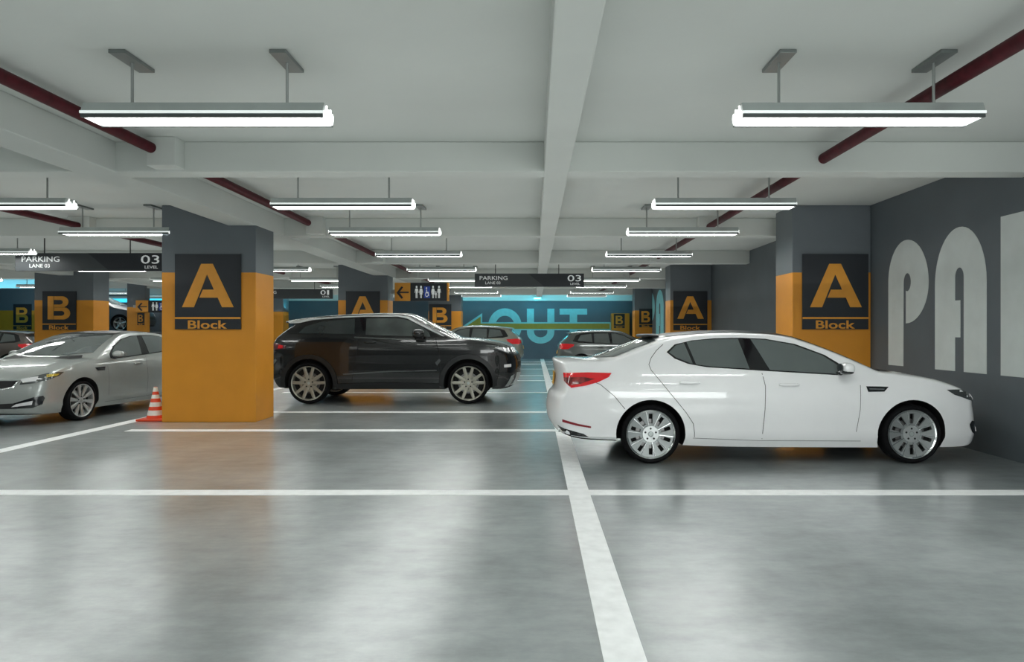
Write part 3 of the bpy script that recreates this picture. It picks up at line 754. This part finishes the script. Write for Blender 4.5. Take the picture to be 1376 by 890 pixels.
def sedan(label, paint, loc, rz, style, name='sedan_car', amber=False):
    Car.wr = .322; Car.zlow = .3
    c = Car(name, label, SEDAN_KEYS, SEDAN_SIDE, SEDAN_PLAN, paint, (0, 2.853), .80, .378, loc=loc, rz=rz)
    mg = M_glass
    # side glass frame, panes
    frame = [(.20, 1.215), (.30, 1.300), (.50, 1.345), (.75, 1.368), (1.05, 1.374), (1.33, 1.362), (1.65, 1.305), (1.95, 1.185), (2.14, 1.055), (2.16, .985), (2.08, .965), (1.3, 1.010), (.62, 1.052), (.42, 1.088), (.28, 1.145)]
    c.sidepoly(frame, 'window_frame', M_gblack, off=.003)
    c.sidepoly([(.225, 1.212), (.31, 1.287), (.405, 1.32), (.475, 1.09), (.43, 1.103), (.30, 1.155)], 'quarter_window', mg, off=.007)
    c.sidepoly([(.435, 1.325), (.55, 1.343), (.75, 1.357), (1.02, 1.361), (1.09, 1.035), (.66, 1.062), (.51, 1.082)], 'rear_door_window', mg, off=.007)
    c.sidepoly([(1.16, 1.360), (1.33, 1.351), (1.62, 1.296), (1.92, 1.180), (2.09, 1.055), (2.10, .985), (2.04, .981), (1.31, 1.023)], 'front_door_window', mg, off=.007)
    # rear glass, windscreen, roof
    c.decal([(-.57, 0, 1.12), (-.52, .35, 1.12), (-.36, .66, 1.12), (.13, .56, 1.3), (.14, 0, 1.3), (.13, -.56, 1.3), (-.36, -.66, 1.12), (-.52, -.35, 1.12)], (-.5, 0, 1), 'rear_window', M_glass, mirror=False, off=.006)
    c.decal([(2.58, 0, 1.12), (2.54, .4, 1.12), (2.38, .72, 1.12), (1.70, .575, 1.3), (1.745, 0, 1.3), (1.70, -.575, 1.3), (2.38, -.72, 1.12), (2.54, -.4, 1.12)], (0, 0, 1), 'windscreen', M_glass, mirror=False, off=.006)
    c.decal([(.22, 0, 1.4), (.24, .50, 1.4), (.6, .535, 1.4), (1.2, .54, 1.4), (1.66, .545, 1.4), (1.70, 0, 1.4), (1.66, -.545, 1.4), (1.2, -.54, 1.4), (.6, -.535, 1.4), (.24, -.50, 1.4)], (0, 0, 1), 'sunroof_panel', M_roofblack, mirror=False, off=.006, label='glossy black panoramic roof panel')
    # chrome strip along roof edge of glass
    bm = bmesh.new(); blob(bm, (.10, 0, 1.395), (.10, .47, .022), 20, 8, .6); done(bm, 'rear_roof_lip', M_roofblack, c.e, smooth=True)
    # panel gaps
    c.seam([(.17, 1.30), (.09, 1.235), (.02, 1.15), (-.01, 1.08), (.01, 1.02), (.22, .757), (.38, .56), (.46, .44), (.475, .34), (.475, .29)])
    c.seam([(1.22, .99), (1.245, .85), (1.235, .6), (1.215, .27)])
    c.seam([(2.28, .86), (2.27, .6), (2.24, .35)], w=.006)
    c.seam([(-.64, .90), (-.55, .865), (-.40, .74), (-.285, .60)])
    c.seam([(.46, .28), (1.2, .25), (2.3, .245)], w=.005)
    # lamps
    c.decal([(-.99, .85, .985), (-.70, .9, .995), (-.44, .92, .99), (-.47, .92, .945), (-.58, .9, .89), (-.72, .9, .85), (-.88, .88, .825), (-.96, .8, .90)], (-.25, 1, 0), 'tail_light', M_red, off=.008, label='red wraparound tail light')
    c.decal([(-.98, .85, .935), (-.75, .9, .945), (-.62, .9, .925), (-.78, .9, .87), (-.90, .88, .85), (-.95, .8, .89)], (-.25, 1, 0), 'tail_light_inner', mat('smoked_red_lens', (.22, .02, .02), .15, coat=.8, var=.7, scale=16), off=.012)
    c.decal([(-.97, .82, .475), (-.80, .88, .43), (-.66, .9, .405), (-.66, .9, .385), (-.80, .88, .405), (-.97, .82, .445)], (-.25, 1, 0), 'bumper_reflector', M_dred, off=.007)
    c.decal([(-1.03, .7, .40), (-.85, .88, .345), (-.75, .9, .32), (-.69, .9, .285), (-.80, .9, .29), (-.95, .8, .31)], (-.35, 1, 0), 'exhaust_surround', M_gblack, off=.007)
    for sd in (1, -1):
        bm = bmesh.new(); tube(bm, (-1.0, .63*sd, .345), (-.86, .63*sd, .345), .035, 14)
        done(bm, 'exhaust_tip', M_chrome, c.e, smooth=True)
    c.decal([(-1, -.27, .97), (-1, .27, .97), (-1, .27, .82), (-1, -.27, .82)], (-1, 0, 0), 'number_plate', M_plate, mirror=False, off=.015)
    # headlights: chrome lens with amber corner
    c.decal([(3.66, .55, .715), (3.55, .66, .755), (3.40, .76, .79), (3.20, .86, .80), (3.30, .86, .745), (3.48, .80, .68), (3.60, .68, .645), (3.68, .52, .63)], (1, .9, .25), 'headlight', M_lamp, off=.008, label='clear headlight with dark bezel')
    c.decal([(3.64, .50, .705), (3.56, .62, .735), (3.50, .68, .745), (3.55, .68, .675), (3.64, .54, .655)], (1, .9, .25), 'headlight_bulb', M_lampw, off=.013)
    c.decal([(3.44, .76, .765), (3.28, .85, .775), (3.34, .85, .745), (3.46, .78, .725)], (1, .9, .25), 'turn_signal', M_amber if amber else M_lamp, off=.013)
    # grille
    c.decal([(3.8, -.54, .71), (3.8, .54, .71), (3.8, .46, .59), (3.8, .25, .555), (3.8, -.25, .555), (3.8, -.46, .59)], (1, 0, 0), 'grille_surround', M_chrome, mirror=False, off=.008)
    c.decal([(3.8, -.505, .695), (3.8, .505, .695), (3.8, .435, .602), (3.8, .24, .57), (3.8, -.24, .57), (3.8, -.435, .602)], (1, 0, 0), 'grille', M_mblack, mirror=False, off=.013, label='black mesh grille')
    c.decal([(3.8, .54, .36), (3.8, 0, .335), (3.8, -.54, .36), (3.8, -.54, .275), (3.8, 0, .275), (3.8, .54, .275)], (1, 0, 0), 'lower_air_intake', M_mblack, mirror=False, off=.008)
    c.decal([(3.77, .46, .30), (3.65, .70, .33), (3.63, .70, .39), (3.74, .52, .345)], (1, .8, 0), 'fog_light', M_lampw, off=.016)
    c.decal([(3.76, .50, .36), (3.64, .70, .44), (3.54, .79, .46), (3.52, .80, .42), (3.55, .785, .33), (3.64, .70, .28), (3.76, .50, .275)], (1, 1.1, 0), 'corner_vent', M_gblack, off=.009)
    # fender vent
    c.sidepoly([(2.34, .848), (2.50, .846), (2.585, .842), (2.535, .79), (2.36, .788)], 'fender_vent', M_gblack, off=.006)
    c.sidepoly([(2.37, .825), (2.54, .822), (2.53, .812), (2.375, .815)], 'vent_blade', M_chrome, off=.010)
    # wiper cowl
    c.decal([(2.60, .3, 1), (2.50, .62, 1), (2.62, .70, 1), (2.78, .62, 1), (2.74, .3, 1)], (0, 0, 1), 'wiper_cowl', M_mblack, off=.006)
    for sd in (1, -1):
        for hx, hz in ((.42, .885), (1.50, .865)):
            y = c.W(hx, hz)*sd
            bm = bmesh.new(); blob(bm, (hx+.0, y+.022*sd, hz), (.115, .016, .016), pw=.7)
            box(bm, hx-.10, hx-.075, min(y, y+.02*sd), max(y, y+.02*sd), hz-.012, hz+.012); box(bm, hx+.075, hx+.10, min(y, y+.02*sd), max(y, y+.02*sd), hz-.012, hz+.012)
            done(bm, 'door_handle', paint, c.e, smooth=True)
            if sd == 1 or True:
                c_s = c.sidepoly([(hx-.06, hz+.028), (hx+.05, hz+.028), (hx+.07, hz), (hx+.04, hz-.034), (hx-.05, hz-.034), (hx-.075, hz)], 'handle_shade_patch', M_handle_shade, off=.003, mirror=False) if sd == 1 else None  # flat grey patch paints the shade of the handle hollow
        y = c.W(2.05, 1.0)*sd
        bm = bmesh.new(); blob(bm, (2.10, y+.115*sd, 1.045), (.075, .095, .062), 20, 12, .8)
        mr = done(bm, 'door_mirror', paint, c.e, smooth=True)
        bm = bmesh.new(); box(bm, 2.03, 2.13, min(y-.03*sd, y+.09*sd), max(y-.03*sd, y+.09*sd), .975, 1.005, .006); blob(bm, (2.095, y+.115*sd, 1.012), (.074, .088, .034), 16, 8, .8); done(bm, 'mirror_base', M_gblack, mr)
        bm = bmesh.new(); blob(bm, (2.03, y+.115*sd, 1.05), (.012, .08, .05), 16, 8, .8); done(bm, 'mirror_glass', M_dglass, mr, smooth=True)
    for ax in (0, 2.853):
        for sd in (-1, 1): wheel(c.e, ax, .795*sd, sd, .322, .262, .21, style, M_rimgrey if style == 'slots' else M_rimsilver)
    return c
M_roofblack = mat('roof_black', (.008, .008, .009), .35, coat=.15, spec=.3)
M_handle_shade = mat('handle_recess_shade', (.36, .36, .36), .4)
P_white = mat('white_car_paint', (.93, .93, .94), .32, coat=1., var=.01)
P_silver = mat('silver_car_paint', (.36, .385, .37), .34, metal=.35, coat=1., var=.02)
P_black = mat('dark_charcoal_car_paint', (.008, .009, .010), .25, coat=.85, spec=.4, var=.1)
P_grey = mat('grey_car_paint', (.11, .125, .12), .3, metal=.4, coat=1., var=.03)
P_champ = mat('champagne_car_paint', (.33, .34, .29), .3, metal=.4, coat=1., var=.03)
P_brown = mat('brown_car_paint', (.13, .11, .10), .3, metal=.3, coat=1., var=.03)
P_slate = mat('slate_car_paint', (.03, .038, .05), .5, metal=.1, coat=.1, var=.03)

sedan('white four-door sedan with red tail light parked side-on at the right', P_white, (1.272, 8.69, 0), 0, 'slots')
th = math.radians(6); phi = -(math.pi/2+th)
px_, py_ = wx(111, 11.62), 11.62
lx, ly = 2.853, .90
ox = px_-(lx*math.cos(phi)-ly*math.sin(phi)); oy = py_-(lx*math.sin(phi)+ly*math.cos(phi))
sedan('silver four-door sedan facing the camera at the left, partly behind the nearest column', P_silver, (ox, oy, 0), phi, 'blades', amber=True)

# ---- compact suv
SUV_KEYS = [((-.70, .30), (-.58, .32)), ((-.82, .42), (-.68, .42)), ((-.90, .60), (-.74, .60)), ((-.90, .85), (-.74, .85)), ((-.86, 1.02), (-.71, 1.02)), ((-.85, 1.20), (-.70, 1.20)), ((-.74, 1.36), (-.62, 1.34)),
  ((-.50, 1.54), (-.40, 1.52)), ((-.44, 1.60), (-.33, 1.57)), ((-.62, 1.635), (-.50, 1.615)), ((-.62, 1.66), (-.50, 1.64)), ((-.33, 1.71), (-.26, 1.68)), ((.34, 1.775), (.36, 1.735)), ((1.08, 1.815), (1.08, 1.77)), ((1.65, 1.815), (1.60, 1.77)),
  ((1.98, 1.79), (1.92, 1.745)), ((2.45, 1.56), (2.36, 1.525)), ((2.86, 1.365), (2.74, 1.335)), ((2.96, 1.33), (2.86, 1.305)), ((3.35, 1.295), (3.30, 1.255)), ((3.80, 1.225), (3.66, 1.18)), ((4.02, 1.15), (3.80, 1.12)), ((4.12, 1.04), (3.86, 1.03)),
  ((4.19, .90), (3.92, .90)), ((4.21, .72), (3.95, .72)), ((4.17, .50), (3.93, .50)), ((4.03, .30), (3.80, .31)), ((3.80, .28), (3.62, .29)), ((2.8, .28), (2.8, .29)), ((.9, .28), (.9, .29)), ((0, .28), (0, .29))]
SUV_SIDE = [(.28, .99), (.40, 1.02), (.62, 1.05), (.80, 1.045), (1.0, 1.05), (1.15, 1.04), (1.25, 1.02), (1.33, .99), (1.40, .955), (1.55, .88), (1.72, .79), (1.82, .74)]
SUV_PLAN = [(-.90, .83), (-.75, .90), (-.5, .955), (-.1, .99), (.3, 1), (2.9, 1), (3.4, .985), (3.7, .95), (3.95, .88), (4.21, .78)]
def suv(label, loc):
    Car.wr = .41; Car.zlow = .36
    ax2 = 3.175
    c = Car('suv_car', label, SUV_KEYS, SUV_SIDE, SUV_PLAN, P_black, (0, ax2), .90, .485, loc=loc)
    c.sidepoly([(-.42, 1.40), (-.25, 1.53), (.05, 1.63), (.5, 1.69), (1.1, 1.725), (1.75, 1.725), (2.05, 1.66), (2.35, 1.49), (2.58, 1.345), (2.4, 1.31), (1.0, 1.36), (.2, 1.375)], 'window_frame', M_gblack, off=.004)
    c.sidepoly([(-.24, 1.405), (-.10, 1.545), (.20, 1.635), (.55, 1.675), (.86, 1.695), (.90, 1.385), (.2, 1.40)], 'rear_side_window', M_suvglass, off=.009)
    c.sidepoly([(1.10, 1.705), (1.72, 1.710), (2.0, 1.655), (2.25, 1.52), (2.38, 1.42), (2.42, 1.335), (1.12, 1.375)], 'door_window', M_suvglass2, off=.009)
    c.decal([(2.78, 0, 1.4), (2.72, .5, 1.4), (2.62, .80, 1.4), (1.96, .68, 1.7), (2.02, 0, 1.7), (1.96, -.68, 1.7), (2.62, -.80, 1.4), (2.72, -.5, 1.4)], (0, 0, 1), 'windscreen', M_glass, mirror=False, off=.006)
    # light roof
    c.decal([(-.56, 0, 1.7), (-.52, .62, 1.7), (-.2, .70, 1.7), (.4, .72, 1.7), (1.2, .745, 1.7), (1.88, .73, 1.7), (1.96, 0, 1.7), (1.88, -.73, 1.7), (1.2, -.745, 1.7), (.4, -.72, 1.7), (-.2, -.70, 1.7), (-.52, -.62, 1.7)], (0, 0, 1), 'roof_panel', M_roofs, mirror=False, off=.008, label='pale silver roof with rear spoiler')
    c.sidepoly([(-.56, 1.64), (-.30, 1.67), (.0, 1.71), (.5, 1.745), (1.1, 1.768), (1.75, 1.768), (1.95, 1.735), (2.40, 1.50), (2.70, 1.345), (2.66, 1.345), (2.36, 1.485), (1.93, 1.70), (1.74, 1.740), (1.1, 1.742), (.5, 1.712), (.0, 1.668), (-.25, 1.61), (-.5, 1.60)], 'roof_rail', M_roofs, off=.012)
    c.decal([(-.8, -.62, 1.34), (-.8, .62, 1.34), (-.55, .55, 1.54), (-.55, -.55, 1.54)], (-1, 0, .3), 'rear_window', M_dglass, mirror=False, off=.006)
    # arches
    for ax in (0, ax2):
        o_ = arc(ax, .41, .575, .575, -12, 192, 30); i_ = arc(ax, .41, .487, .487, 192, -12, 30)
        c.sidepoly([p for p in o_+i_ if p[1] > .30], 'wheel_arch_cladding', M_arch, off=.018, grid=.1, arch=False)
    c.sidepoly([(.55, .30), (.55, .40), (1.5, .42), (2.6, .40), (2.6, .30)], 'sill_cladding', M_arch, off=.015)
    c.sidepoly([(.68, .60), (1.6, .66), (2.55, .68), (2.55, .655), (1.6, .635), (.70, .58)], 'door_crease_highlight', M_highlight_trim, off=.004)  # paler strip paints the glint along the door fold
    c.sidepoly([(.9, 1.335), (1.4, 1.315), (2.5, 1.27), (2.5, 1.255), (1.4, 1.29), (.9, 1.31)], 'belt_highlight_strip', M_highlight_trim, off=.006)  # belt line highlight painted on as a paler strip
    c.seam([(1.02, 1.70), (1.0, 1.35), (.98, 1.1), (.92, .75), (.86, .45)], .01, m=M_under)
    c.seam([(2.52, 1.30), (2.60, 1.0), (2.62, .7), (2.6, .42)], .01, m=M_under)
    c.sidepoly([(2.52, .82), (2.60, .90), (2.63, .86), (2.56, .76)], 'fender_badge', M_highlight_trim, off=.007)
    c.sidepoly([(1.95, .68), (2.12, .68), (2.12, .65), (1.95, .65)], 'door_badge', M_mblack, off=.007)
    c.seam([(3.72, 1.02), (3.78, .90), (3.80, .70), (3.74, .45)], .008, m=M_under)
    c.decal([(4.10, .60, .95), (3.98, .80, .93), (3.90, .88, .86), (3.90, .88, .62), (4.0, .78, .60), (4.10, .60, .62)], (1, .9, 0), 'lower_bumper_trim', M_gblack, off=.006)
    # lamps
    c.decal([(3.45, .98, 1.17), (3.68, .92, 1.155), (3.88, .80, 1.13), (3.98, .66, 1.10), (4.02, .66, 1.02), (3.92, .84, .985), (3.80, .9, 1.03), (3.62, .98, 1.10)], (.75, 1, .1), 'headlight', M_lamp, off=.010)
    c.decal([(3.66, .95, 1.115), (3.80, .88, 1.12), (3.92, .78, 1.09), (3.94, .80, 1.01), (3.84, .88, 1.03)], (.75, 1, .1), 'headlight_reflector', M_lampw, off=.016)
    c.decal([(4.1, -.55, .96), (4.1, .55, .96), (4.1, .50, .86), (4.1, -.50, .86)], (1, 0, 0), 'grille', M_mblack, mirror=False, off=.01)
    c.decal([(3.86, .92, .78), (3.97, .80, .79), (3.97, .80, .73), (3.86, .92, .72)], (.8, 1, 0), 'fog_light', M_lampw, off=.012)
    c.decal([(4.18, -.62, .60), (4.18, .62, .60), (4.1, .62, .34), (4.1, -.62, .34)], (1, 0, -.1), 'skid_plate', M_alu, mirror=False, off=.012)
    c.decal([(4.02, .70, .58), (3.97, .82, .55), (3.85, .84, .34), (3.92, .70, .33)], (1, .8, -.1), 'skid_plate_side', M_alu, off=.012)
    c.decal([(-.76, .80, 1.22), (-.60, .96, 1.20), (-.46, 1., 1.16), (-.46, 1., 1.10), (-.62, .97, 1.08), (-.78, .80, 1.07)], (-.6, 1, 0), 'tail_light', mat('dark_tail_lens', (.10, .012, .02), .15, coat=.9), off=.01)
    c.decal([(-.60, .96, 1.18), (-.52, 1., 1.16), (-.52, 1., 1.11), (-.62, .97, 1.10)], (-.6, 1, 0), 'tail_light_core', M_red, off=.016)
    c.decal([(-.76, .80, .82), (-.66, .95, .90), (-.63, .96, .86), (-.72, .82, .70)], (-.6, 1, 0), 'rear_reflector', M_highlight_trim, off=.01)
    for sd in (1, -1):
        y = c.W(1.2, 1.25)*sd
        bm = bmesh.new(); blob(bm, (1.22, y+.022*sd, 1.23), (.12, .018, .018), pw=.7); done(bm, 'door_handle', P_black, c.e, smooth=True)
        y = c.W(2.2, 1.35)*sd
        bm = bmesh.new(); blob(bm, (2.20, y+.15*sd, 1.40), (.12, .12, .09), 20, 12, .75)
        mr = done(bm, 'door_mirror', P_black, c.e, smooth=True)
        bm = bmesh.new(); box(bm, 2.16, 2.28, min(y-.04*sd, y+.12*sd), max(y-.04*sd, y+.12*sd), 1.29, 1.34, .01); done(bm, 'mirror_base', M_mblack, mr)
        bm = bmesh.new(); blob(bm, (2.20, y+.155*sd, 1.375), (.124, .122, .012), 16, 8, .8); done(bm, 'mirror_strip', M_highlight_trim, mr)
    for ax in (0, ax2):
        for sd in (-1, 1): wheel(c.e, ax, .925*sd, sd, .41, .335, .25, 'twin', M_rimgold)
    return c
M_suvglass = mat('suv_privacy_glass', (.028, .036, .038), .05, coat=1., var=.2, scale=2)
M_suvglass2 = mat('suv_door_glass', (.055, .066, .064), .05, coat=1., var=.35, scale=2.5)
M_roofs = mat('silver_roof', (.62, .65, .64), .4, metal=.1, coat=.6)
M_arch = mat('satin_black_cladding', (.008, .009, .010), .38)
M_highlight_trim = mat('highlight_and_trim_grey', (.09, .10, .10), .2, coat=.6)  # grey for the painted highlights, also badge, reflector and mirror strip
suv('dark charcoal two-door suv with pale roof parked right of the nearest column', (-4.49, 15.24, 0))

# ---- hatchback used far away
HAT_KEYS = [((-.60, .24), (-.52, .26)), ((-.78, .36), (-.66, .36)), ((-.84, .52), (-.70, .52)), ((-.80, .75), (-.68, .75)), ((-.78, .95), (-.66, .95)), ((-.70, 1.08), (-.60, 1.07)), ((-.45, 1.28), (-.38, 1.26)), ((-.42, 1.35), (-.33, 1.33)), ((-.50, 1.385), (-.42, 1.36)), ((-.2, 1.43), (-.15, 1.39)),
  ((.5, 1.48), (.5, 1.435)), ((1.1, 1.475), (1.08, 1.43)), ((1.45, 1.43), (1.40, 1.385)), ((1.9, 1.22), (1.82, 1.19)), ((2.35, 1.02), (2.25, .99)), ((2.5, .98), (2.42, .94)), ((2.95, .90), (2.85, .85)), ((3.25, .78), (3.08, .75)), ((3.38, .62), (3.14, .61)), ((3.42, .45), (3.18, .45)), ((3.38, .26), (3.14, .25)),
  ((3.1, .2), (3.0, .2)), ((1.5, .19), (1.5, .2)), ((0, .2), (0, .22))]
HAT_SIDE = [(.2, .83), (.4, .88), (.6, .895), (.8, .88), (.93, .85), (1.05, .79), (1.25, .70), (1.4, .62), (1.48, .60)]
HAT_PLAN = [(-.84, .82), (-.6, .92), (-.2, .98), (.2, 1), (2.3, 1), (2.8, .97), (3.1, .90), (3.42, .76)]
def hatch(label, paint, loc, rz=0, scale=1.):
    Car.wr = .32; Car.zlow = .28
    c = Car('hatchback_car', label, HAT_KEYS, HAT_SIDE, HAT_PLAN, paint, (0, 2.65), .77, .37, loc=loc, rz=rz, scale=scale)
    c.sidepoly([(-.30, 1.10), (-.18, 1.30), (.0, 1.365), (.5, 1.405), (1.1, 1.40), (1.42, 1.33), (1.95, 1.06), (1.98, .98), (.6, 1.02), (-.1, 1.05)], 'window_frame', M_gblack, off=.004)
    c.sidepoly([(-.12, 1.12), (-.02, 1.31), (.35, 1.36), (.38, 1.06)], 'quarter_window', M_glass, off=.009)
    c.sidepoly([(.44, 1.365), (.92, 1.375), (.98, 1.03), (.44, 1.055)], 'rear_door_window', M_glass, off=.009)
    c.sidepoly([(1.03, 1.375), (1.15, 1.37), (1.42, 1.30), (1.85, 1.07), (1.86, 1.005), (1.05, 1.03)], 'front_door_window', M_glass, off=.009)
    c.decal([(-.7, -.60, 1.10), (-.7, .60, 1.10), (-.5, .53, 1.29), (-.5, -.53, 1.29)], (-1, 0, .4), 'rear_window', M_glass, mirror=False, off=.008)
    c.decal([(2.2, 0, 1.1), (2.1, .64, 1.1), (1.5, .56, 1.4), (1.55, 0, 1.4), (1.5, -.56, 1.4), (2.1, -.64, 1.1)], (0, 0, 1), 'windscreen', M_glass, mirror=False, off=.008)
    c.decal([(-.72, .60, 1.02), (-.55, .82, 1.02), (-.28, .86, 1.0), (-.30, .86, .93), (-.45, .85, .84), (-.62, .78, .83), (-.74, .60, .88)], (-.8, 1, 0), 'tail_light', M_red, off=.014)
    c.decal([(3.0, .8, .80), (3.2, .62, .74), (3.28, .5, .70), (3.30, .55, .62), (3.15, .76, .64)], (1, .9, .2), 'headlight', M_lampw, off=.012)
    c.decal([(3.4, -.42, .62), (3.4, .42, .62), (3.4, .38, .50), (3.4, -.38, .50)], (1, 0, 0), 'grille', M_mblack, mirror=False, off=.01)
    c.decal([(-.8, -.26, .78), (-.8, .26, .78), (-.8, .26, .66), (-.8, -.26, .66)], (-1, 0, 0), 'number_plate', M_plate, mirror=False, off=.015)
    c.seam([(1.0, 1.0), (1.02, .7), (1.0, .3)]); c.seam([(.3, 1.04), (.3, .8), (.42, .45)])
    for sd in (1, -1):
        y = c.W(1.8, 1.0)*sd
        bm = bmesh.new(); blob(bm, (1.83, y+.11*sd, 1.04), (.07, .09, .06), 14, 8, .8); done(bm, 'door_mirror', paint, c.e, smooth=True)
        for hx in (.62, 1.22):
            y = c.W(hx, .88)*sd
            bm = bmesh.new(); blob(bm, (hx, y+.02*sd, .90), (.1, .015, .015), 10, 6, .7); done(bm, 'door_handle', paint, c.e)
    for ax in (0, 2.65):
        for sd in (-1, 1): wheel(c.e, ax, .765*sd, sd, .32, .25, .2, 'five', M_rimgrey)
    return c
hatch('grey hatchback with red tail light seen behind the white sedan boot', P_grey, (wx(748, 24.4)+.84, 25.1, 0), 0)
hatch('champagne hatchback seen beyond the bonnet of the dark suv', P_champ, (wx(704, 27.7)-.95, 28.6, 0), math.pi, 1.13)
hatch('brown hatchback at the left edge behind the silver sedan', P_brown, (wx(45, 24.2)-.84, 25.1, 0), math.pi)
# raised deck with a car in the far left
deck = boxobj('raised_deck', -21.5, -15.6, 28.2, 31.5, 0, 1.42, M_back, wall_b, 'raised concrete deck at the far left')
hatch('slate car standing on the raised deck above the silver sedan roof', P_slate, (-19.15, 29.3, 1.425), 0)
boxobj('partition_wall', -21.6, -15.6, 31.6, 31.8, 0, 2.72, M_back, wall_b, 'slate partition wall behind the raised deck')

# ------------------------------------------------------------------ camera, world
cam = bpy.data.cameras.new('camera'); co = bpy.data.objects.new('camera', cam); COL.objects.link(co)
co.location = (0, 0, H); co.rotation_euler = (math.pi/2, 0, 0)
cam.sensor_width = 36; cam.lens = F/1376*36; cam.shift_x = -(VX-688)/1376; cam.shift_y = (VY-445)/1376
cam.clip_start = .05; cam.clip_end = 200
SC.camera = co
w = bpy.data.worlds.new('world'); SC.world = w; w.use_nodes = True
w.node_tree.nodes['Background'].inputs[0].default_value = (.6, .7, .68, 1); w.node_tree.nodes['Background'].inputs[1].default_value = .3
SC.view_settings.view_transform = 'Standard'
SC.view_settings.look = 'None'
SC.view_settings.exposure = .55
